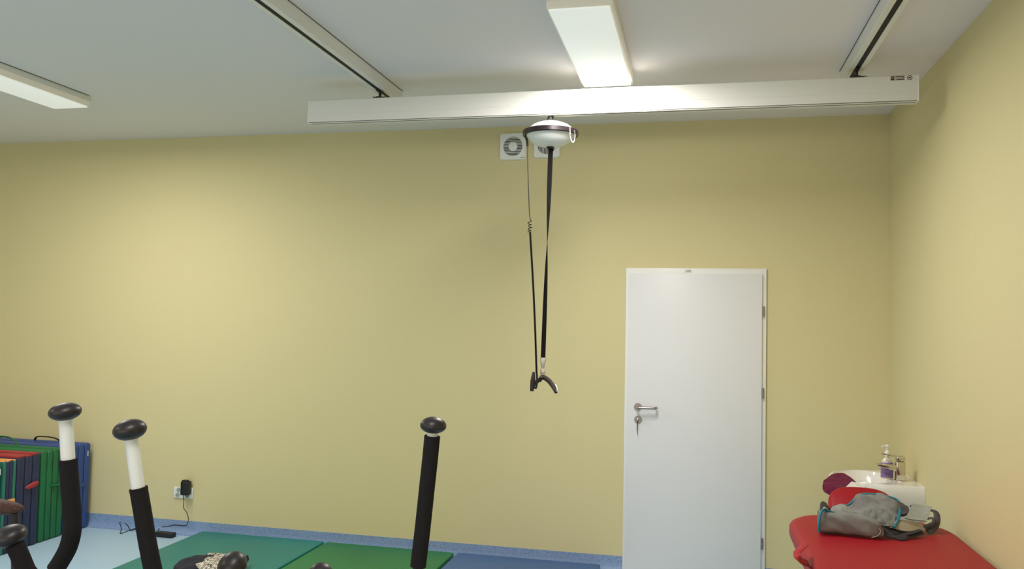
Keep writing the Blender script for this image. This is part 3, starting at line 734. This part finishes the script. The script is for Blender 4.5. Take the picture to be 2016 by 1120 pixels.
# tilted head cushion at the far end
def headc(b):
    n = 28; W = .160; Lh = .125; out = []
    for k in range(n+1):
        a = PI*k/n; ca, sa = math.cos(a), math.sin(a)
        out.append((W*abs(ca)**.72*(1 if ca > 0 else -1), Lh*abs(sa)**.72))
    out = out + [(-W, -.10), (W, -.10)]
    lay = []
    for sc, z in ((.05, -.03), (.01, -.024), (0, -.008), (.0, .010), (.02, .024), (.06, .031)):
        lay.append([b.verts.new((x*(1-sc*1.6), y*(1-sc*1.6)+.0, z)) for x, y in out])
    m = len(out)
    for a_, c_ in zip(lay, lay[1:]):
        for k in range(m): b.faces.new((a_[k], a_[(k+1) % m], c_[(k+1) % m], c_[k]))
    b.faces.new(lay[0]); b.faces.new(lay[-1])
    hp = ony(1697, 1000, -1.2)
    bmesh.ops.transform(b, matrix=Matrix.Translation((hp.x, -1.20, hp.z-.004)) @ Matrix.Rotation(math.radians(38), 4, 'X'), verts=b.verts)
simple('head_cushion', M['red'], t, headc, 50)
simple('head_bracket', M['black'], t, lambda b: (box(b, -.46, -.44, -1.40, -1.14, TZ-.10, TZ-.088), box(b, -.30, -.28, -1.40, -1.14, TZ-.10, TZ-.088), tube(b, [(-.45, -1.15, TZ-.095), (-.43, -1.17, TZ+.02)], .008, 10), tube(b, [(-.29, -1.15, TZ-.095), (-.31, -1.17, TZ+.02)], .008, 10)))

# ------------------------------------------------------------------ grey sling on the table
t = thing('patient_sling', 'crumpled grey patient sling with turquoise binding lying on the red table', 'sling', (-.38, -1.6, TZ))
def Y(x, y, yy): return ony(x, y, yy)
# front padded leg roll
def roll(b):
    P = [(1612, 1022, -1.70, 22.5), (1640, 1027, -1.705, 22), (1675, 1035, -1.715, 21.5), (1705, 1042, -1.725, 20.5), (1728, 1047, -1.73, 17), (1739, 1049, -1.73, 9)]
    n = 32; rs = []; path = catmull([Y(x, y, yy) for x, y, yy, r in P], 8); rad = []
    for i in range(len(P)-1):
        for k in range(8): rad.append(P[i][3]+(P[i+1][3]-P[i][3])*k/8)
    rad.append(P[-1][3])
    for i, p in enumerate(path):
        h = rad[i]*4.05/F_PX*.86
        base = TZ+.004
        row = []
        for k in range(n):
            a = 2*PI*k/n; ca, sa = math.cos(a), math.sin(a)
            zz = base+h*(1+ (abs(sa)**.75)*(1 if sa > 0 else -1)); yy = p.y+ .06*(abs(ca)**.8)*(1 if ca > 0 else -1)*(h/.06)
            q_ = Vector((p.x, yy, zz)); q_ += Vector((0, 0, .008))*noise.noise(Vector((q_.x*9+q_.y*14, q_.y*6, q_.z*20)))+Vector((0, .010, 0))*noise.noise(Vector((q_.x*16+q_.z*30, 5, q_.z*8)))+Vector((0, .003, 0))*noise.noise(q_*60)
            q_.z = max(q_.z, TZ+.0015); row.append(b.verts.new(q_))
        rs.append(row)
    for i in range(len(rs)-1):
        for k in range(n): b.faces.new((rs[i][k], rs[i][(k+1) % n], rs[i+1][(k+1) % n], rs[i+1][k]))
    b.faces.new(rs[0]); b.faces.new(rs[-1])
    return path
rl = simple('leg_pad', M['grey'], t, roll, 70)
def bind1(b):
    p = [Y(1613, 1047, -1.762), Y(1612, 1036, -1.765), Y(1613.5, 1022, -1.76), Y(1617, 1008, -1.75), Y(1624, 1003, -1.73), Y(1634, 1008, -1.72), Y(1645, 1012, -1.71)]
    tube(b, p, .0055, 8, smoothpath=6, aspect=1.6)
simple('binding', M['teal'], rl, bind1, 60)
def cuff(b):
    rows = [[Y(1612, 1022, -1.69), Y(1614, 1000, -1.66), Y(1617, 988, -1.62), Y(1625, 990, -1.58), Y(1633, 1003, -1.56)],
            [Y(1616, 1026, -1.69), Y(1618, 1006, -1.67), Y(1622, 997, -1.64), Y(1629, 999, -1.60), Y(1640, 1010, -1.57)]]
    sheet(b, rows, .006, 6, 3, .002, 30, 1)
simple('cuff_lining', M['greyd'], t, cuff, 60)
# main back panel, humped
def back(b):
    rows = [[Y(1640, 996, -1.46), Y(1668, 994, -1.44), Y(1692, 974, -1.42), Y(1725, 973, -1.40), Y(1762, 981, -1.42), Y(1771, 996, -1.45)],
            [Y(1642, 1003, -1.53), Y(1668, 1004, -1.51), Y(1698, 986, -1.50), Y(1728, 985, -1.49), Y(1758, 990, -1.50), Y(1770, 1002, -1.51)],
            [Y(1650, 1012, -1.60), Y(1676, 1014, -1.59), Y(1698, 1003, -1.56), Y(1726, 1000, -1.56), Y(1752, 1004, -1.57), Y(1768, 1014, -1.58)],
            [Y(1660, 1024, -1.66), Y(1684, 1024, -1.66), Y(1706, 1022, -1.64), Y(1728, 1022, -1.635), Y(1748, 1026, -1.64), Y(1762, 1030, -1.65)],
            [Y(1672, 1040, -1.67), Y(1692, 1040, -1.68), Y(1712, 1042, -1.68), Y(1730, 1042, -1.68), Y(1748, 1040, -1.68), Y(1759, 1038, -1.68)]]
    G = sheet(b, rows, .007, 10, 9, .013, 15, 4)
bk = simple('back_panel', M['grey'], t, back, 70)
def qz(b):
    rows = [[Y(1698, 1005, -1.572), Y(1716, 1001, -1.572), Y(1736, 1001, -1.572), Y(1758, 1006, -1.58)],
            [Y(1694, 1018, -1.645), Y(1714, 1018, -1.64), Y(1734, 1018, -1.64), Y(1760, 1022, -1.65)],
            [Y(1704, 1028, -1.672), Y(1720, 1030, -1.675), Y(1738, 1034, -1.68), Y(1756, 1034, -1.68)]]
    G = grid_surf(rows, 12, 12); A_, B_ = len(G), len(G[0])
    vs = []
    for i in range(A_):
        r = []
        for j in range(B_):
            u, v = i/(A_-1), j/(B_-1); q_ = abs(math.sin((u*2+v*4)*PI/1.6))*abs(math.sin((u*2-v*4)*PI/1.6))
            e = min(1, 6*min(u, 1-u, v, 1-v))
            r.append(b.verts.new(G[i][j]+Vector((0, -.026-.010*q_*e, .004+.008*q_*e))))
        vs.append(r)
    for i in range(A_-1):
        for j in range(B_-1): b.faces.new((vs[i][j], vs[i][j+1], vs[i+1][j+1], vs[i+1][j]))
    bmesh.ops.solidify(b, geom=list(b.faces), thickness=.005)
simple('quilted_lining', M['greyl'], t, qz, 60)
def bind2(b):
    p = [Y(1640, 997, -1.47), Y(1668, 994, -1.45), Y(1682, 983, -1.44), Y(1696, 973, -1.43), Y(1725, 973, -1.41), Y(1752, 978, -1.42), Y(1768, 985, -1.44), Y(1771.5, 996, -1.485), Y(1771.5, 1008, -1.56), Y(1768, 1022, -1.65), Y(1761, 1038, -1.72)]
    tube(b, p, [.004, .004, .004, .0045, .004, .004, .0045, .005, .0055, .005, .004], 8, smoothpath=6, aspect=1.4)
simple('binding', M['teal'], bk, bind2, 60)
def front_fold(b):
    rows = [[Y(1640, 1000, -1.60), Y(1655, 994, -1.60), Y(1672, 1000, -1.61), Y(1688, 1014, -1.64)],
            [Y(1636, 1008, -1.66), Y(1656, 1004, -1.66), Y(1676, 1012, -1.67), Y(1696, 1024, -1.68)],
            [Y(1640, 1016, -1.70), Y(1660, 1016, -1.70), Y(1682, 1024, -1.70), Y(1704, 1030, -1.70)]]
    sheet(b, rows, .008, 8, 8, .009, 24, 9)
simple('front_fold', M['grey'], t, front_fold, 70)
# right-hand pieces
def conn(b):
    rows = [[Y(1768, 988, -1.46), Y(1778, 994, -1.46), Y(1786, 998, -1.47)], [Y(1770, 1002, -1.52), Y(1780, 1004, -1.52), Y(1790, 1006, -1.52)], [Y(1768, 1016, -1.57), Y(1780, 1014, -1.57), Y(1788, 1014, -1.57)]]
    sheet(b, rows, .012, 6, 6, .006, 30, 12)
simple('shoulder_strap', M['greyd'], t, conn, 70)
def meshp(b):
    rows = [[Y(1796, 992, -1.50), Y(1815, 996, -1.48), Y(1834, 998, -1.46)], [Y(1790, 1006, -1.56), Y(1810, 1010, -1.54), Y(1831, 1010, -1.52)], [Y(1782, 1020, -1.62), Y(1802, 1024, -1.60), Y(1824, 1026, -1.58)]]
    sheet(b, rows, .007, 8, 8, .003, 24, 14)
mp_ = simple('mesh_panel', M['greyl'], t, meshp, 60)
eye = Y(1794, 996.5, -1.505)
simple('eyelet', M['black'], mp_, lambda b: ellipsoid(b, eye, (0, -1, .4), .006, .006, 14))
def tanf(b):
    rows = [[Y(1770, 1023, -1.63), Y(1790, 1026, -1.62), Y(1808, 1031, -1.60), Y(1824, 1036, -1.57)], [Y(1762, 1031, -1.68), Y(1784, 1037, -1.67), Y(1806, 1041, -1.64), Y(1822, 1043, -1.60)], [Y(1755, 1038, -1.70), Y(1778, 1045, -1.70), Y(1800, 1046, -1.67), Y(1816, 1046, -1.63)]]
    sheet(b, rows, .006, 8, 6, .002, 20, 16)
simple('pad_seam', M['greyl'], rl, lambda b: tube(b, [Y(1716, 1058, -1.782), Y(1727, 1055, -1.778), Y(1733, 1048, -1.772), Y(1731, 1040, -1.762), Y(1722, 1034, -1.755)], .0016, 6, smoothpath=6))
tf_ = simple('tan_flap', M['tan'], t, tanf, 60)
simple('edge_cord', M['greyl'], tf_, lambda b: tube(b, [Y(1753, 1039, -1.705), Y(1762, 1029, -1.69), Y(1770, 1023, -1.65), Y(1790, 1025, -1.64), Y(1810, 1030, -1.61)], .003, 8, smoothpath=6))
def loops(b):
    tube(b, [Y(1832, 1004, -1.48), Y(1842, 1008, -1.50), Y(1845, 1020, -1.53), Y(1842, 1034, -1.56), Y(1834, 1044, -1.58), Y(1826, 1046, -1.60)], .005, 8, smoothpath=6, aspect=3)
    tube(b, [Y(1822, 1022, -1.55), Y(1836, 1020, -1.55), Y(1838, 1030, -1.57), Y(1826, 1036, -1.59), Y(1820, 1038, -1.60)], .004, 8, smoothpath=6, aspect=2.5)
simple('strap_loop', M['greyd'], t, loops, 60)
def dstr(b):
    for k, (pts) in enumerate(([(1738, 1030, -1.69), (1745, 1042, -1.70), (1765, 1048, -1.70), (1790, 1052, -1.69), (1815, 1048, -1.66)], [(1735, 1046, -1.72), (1750, 1055, -1.73), (1768, 1056, -1.73), (1790, 1050, -1.70), (1812, 1044, -1.66)], [(1740, 1038, -1.70), (1752, 1050, -1.72), (1772, 1060, -1.74), (1784, 1056, -1.73)])):
        P = [Y(*q_) for q_ in pts]
        for p in P: p.z = max(p.z, TZ+.006)
        tube(b, P, .005, 8, smoothpath=6, aspect=2.6)
    rows = [[Y(1738, 1028, -1.66), Y(1760, 1034, -1.64), Y(1800, 1040, -1.58)], [Y(1738, 1040, -1.69), Y(1760, 1044, -1.68), Y(1812, 1046, -1.62)], [Y(1738, 1052, -1.70), Y(1762, 1052, -1.70), Y(1810, 1048, -1.64)]]
    for r in rows:
        for p in r: p.z = max(p.z, TZ+.006)
    sheet(b, rows, .006, 6, 5, .003, 26, 20)
simple('lower_straps', mat('charcoal_webbing', (44, 40, 42), .8, bump=.4, bscale=300), t, dstr, 60)

# ------------------------------------------------------------------ washbasin
SZ = .836
SY0, SY1 = -.855, -.375
t = thing('washbasin', 'white ceramic washbasin on the right wall in the corner behind the table', 'washbasin', (-.25, -.62, SZ))
def outline(s=0, n=40):
    # straight at the wall, bowl rounded toward the room
    pts = [(-.001, SY0+s), (-.12, SY0+s)]
    cy = (SY0+SY1)/2; ry = (SY1-SY0)/2-s; rx = .325-s
    for k in range(n+1):
        a = -PI/2 - PI*k/n
        pts.append((-.13+rx*math.cos(a), cy+ry*math.sin(a)))
    pts += [(-.12, SY1-s), (-.001, SY1-s)]
    return pts
def basin(b):
    o0 = outline(); m = len(o0); cx, cy = -.13, (SY0+SY1)/2
    def ringv(pts, z): return [b.verts.new((x, y, z)) for x, y in pts]
    def shrink(pts, f, fx=None, xo=0): return [(-.001 if x > -.002 else cx+(x-cx)*(f if fx is None else fx)+xo, cy+(y-cy)*f) for x, y in pts]
    r0 = ringv(shrink(o0, .74, .62), SZ-.20); r1 = ringv(shrink(o0, .97, .93), SZ-.125); r2 = ringv(o0, SZ-.05); r3 = ringv(o0, SZ-.006); r4 = ringv(shrink(o0, .985, .985), SZ)
    for a_, c_ in ((r0, r1), (r1, r2), (r2, r3), (r3, r4)):
        for k in range(m): b.faces.new((a_[k], a_[(k+1) % m], c_[(k+1) % m], c_[k]))
    b.faces.new(r0)
    # inner bowl
    def bowl(f, z): return [b.verts.new((-.275+.195*f*math.cos(2*PI*k/m), cy+.2*f*math.sin(2*PI*k/m), z)) for k in range(m)]
    # match ordering: start of outline is at +x,-y going round through -x
    def bowl2(f, z):
        out = []
        for x, y in o0:
            a = math.atan2((y-cy)/.24, (x+.24)/.24); out.append(b.verts.new((-.262+.168*f*math.cos(a), cy+.205*f*math.sin(a), z)))
        return out
    q0 = bowl2(1, SZ); q1 = bowl2(.985, SZ-.008); q2 = bowl2(.9, SZ-.06); q3 = bowl2(.65, SZ-.105); q4 = bowl2(.2, SZ-.125)
    for a_, c_ in ((r4, q0), (q0, q1), (q1, q2), (q2, q3), (q3, q4)):
        for k in range(m): b.faces.new((a_[k], a_[(k+1) % m], c_[(k+1) % m], c_[k]))
    b.faces.new(q4)
simple('basin_body', M['ceramic'], t, basin, 50)
simple('drain', M['chrome'], t, lambda b: lathe(b, [(0, 0), (.03, 0), (.03, .004), (.02, .006), (0, .003)], (-.272, (SY0+SY1)/2, SZ-.126), (0, 0, 1), 24))
simple('waste_pipe', M['chrome'], t, lambda b: tube(b, [(-.27, -.62, SZ-.195), (-.27, -.62, .45), (-.2, -.62, .40), (-.1, -.62, .45), (-.002, -.62, .47)], .018, 14, smoothpath=5))
# tap
fx = Vector((-.092, -.70, SZ))
t = thing('mixer_tap', 'chrome single-lever mixer tap standing on the washbasin', 'tap', fx)
def tapb(b):
    box(b, fx.x-.024, fx.x+.024, fx.y-.024, fx.y+.024, SZ+.0005, SZ+.108, .006, 3)
    lathe(b, [(0, 0), (.031, 0), (.031, .004), (.027, .007), (0, .007)], (fx.x, fx.y, SZ), (0, 0, 1), 28)
simple('tap_body', M['chrome'], t, tapb)
def spout(b):
    prism(b, [(fx.x-.015, SZ+.052), (fx.x-.118, SZ+.076), (fx.x-.122, SZ+.090), (fx.x-.015, SZ+.088)], fx.y-.019, fx.y+.019, 'xz', .003)
simple('spout', M['chrome'], t, spout)
def tl(b):
    box(b, fx.x-.022, fx.x+.024, fx.y-.022, fx.y+.022, SZ+.110, SZ+.138, .006, 3)
    prism(b, [(fx.x-.01, SZ+.128), (fx.x-.095, SZ+.144), (fx.x-.097, SZ+.150), (fx.x-.01, SZ+.139)], fx.y-.012, fx.y+.012, 'xz', .002)
simple('lever', M['chrome'], t, tl)
# soap bottle
sp = Vector((-.150, -.650, SZ))
t = thing('soap_bottle', 'clear soap bottle with white pump and violet label standing beside the tap', 'soap bottle', sp)
def body(b):
    lay = []
    for f, z in ((.92, .0008), (1, .006), (1, .075), (.93, .092), (.7, .108), (.34, .118), (.32, .128)):
        lay.append([b.verts.new((sp.x+(.033*f)*math.cos(2*PI*k/28), sp.y+(.024*f)*math.sin(2*PI*k/28), SZ+z)) for k in range(28)])
    for a_, c_ in zip(lay, lay[1:]):
        for k in range(28): b.faces.new((a_[k], a_[(k+1) % 28], c_[(k+1) % 28], c_[k]))
    b.faces.new(lay[0]); b.faces.new(lay[-1])
simple('bottle_body', M['liquid'], t, body, 60)
def label_(b):
    n = 16; a0, a1 = PI*1.02, PI*1.98; g = []
    for zz, cut in ((.008, 0), (.045, 0), (.078, .0), (.092, .30)):
        g.append([b.verts.new((sp.x+.0338*math.cos(a0+(a1-a0-cut)*k/n), sp.y+.0248*math.sin(a0+(a1-a0-cut)*k/n), SZ+zz)) for k in range(n+1)])
    for a_, c_ in zip(g, g[1:]):
        for k in range(n): b.faces.new((a_[k], a_[k+1], c_[k+1], c_[k]))
    bmesh.ops.solidify(b, geom=list(b.faces), thickness=.0006)
lb = simple('violet_label', M['violet'], t, label_, 60)
def lprint(b):
    for z in (.026, .034):
        box(b, sp.x-.016, sp.x+.012, sp.y-.0262, sp.y-.0250, SZ+z, SZ+z+.0018)
    tube(b, [(sp.x-.002+.006*math.cos(k*PI/8), sp.y-.0262, SZ+.062+.006*math.sin(k*PI/8)) for k in range(17)], .0012, 6)
simple('label_print', mat('deep_violet_print', (70, 44, 110), .5), lb, lprint)
def pump(b):
    lathe(b, [(0, .128), (.012, .128), (.0125, .134), (.0125, .150), (.010, .155), (.005, .158), (.0045, .178), (.012, .180), (.013, .186), (.006, .191), (0, .191)], (sp.x, sp.y, SZ), (0, 0, 1), 24)
    tube(b, [(sp.x, sp.y, SZ+.184), (sp.x-.022, sp.y-.012, SZ+.184), (sp.x-.03, sp.y-.016, SZ+.178)], .0035, 10, smoothpath=4)
simple('pump', M['plastic'], t, pump)
# wine-coloured cloth over the rim
t = thing('hand_towel', 'wine-red and white towel draped over the left rim of the washbasin', 'towel', (-.48, -.75, SZ))
def wine(b):
    rows = [[Y(1684, 948, -.80), Y(1674, 940, -.74), Y(1662, 933, -.69), Y(1648, 931.5, -.68)],
            [Y(1676, 953, -.84), Y(1664, 948, -.80), Y(1650, 942, -.76), Y(1636, 936, -.73)],
            [Y(1666, 958, -.89), Y(1652, 957, -.87), Y(1636, 952, -.84), Y(1622, 947, -.81)],
            [Y(1654, 966, -.92), Y(1644, 964, -.91), Y(1632, 960, -.90), Y(1620, 955, -.87)],
            [Y(1640, 974, -.92), Y(1634, 973, -.92), Y(1627, 969, -.91), Y(1620, 964, -.89)]]
    sheet(b, rows, .007, 8, 8, .004, 26, 30)
simple('wine_towel', M['wine'], t, wine, 70)
def wine2(b):
    rows = [[Y(1641, 957, -.925), Y(1632, 953, -.915), Y(1621, 950, -.89)], [Y(1644, 966, -.94), Y(1634, 963, -.935), Y(1620, 959, -.905)], [Y(1640, 976, -.94), Y(1632, 974, -.94), Y(1622, 968, -.92)]]
    sheet(b, rows, .006, 6, 6, .004, 30, 33)
simple('hanging_fold', M['wine'], t, wine2, 70)
def wh(b):
    rows = [[Y(1676, 949, -.86), Y(1690, 952, -.85), Y(1704, 958, -.86)], [Y(1668, 956, -.91), Y(1684, 958, -.90), Y(1700, 962, -.90)], [Y(1652, 968, -.93), Y(1674, 970, -.93), Y(1692, 972, -.93)]]
    sheet(b, rows, .006, 8, 8, .003, 26, 31)
simple('white_lining', M['towel'], t, wh, 70)

# ------------------------------------------------------------------ world and output look
w = bpy.data.worlds.new('room_air'); S.world = w; w.use_nodes = True
w.node_tree.nodes['Background'].inputs['Color'].default_value = (0, 0, 0, 1)
w.node_tree.nodes['Background'].inputs['Strength'].default_value = 0
S.view_settings.view_transform = 'Standard'; S.view_settings.look = 'None'; S.view_settings.gamma = 1
S.view_settings.exposure = -1.06
S.cycles.max_bounces = 8; S.cycles.diffuse_bounces = 6
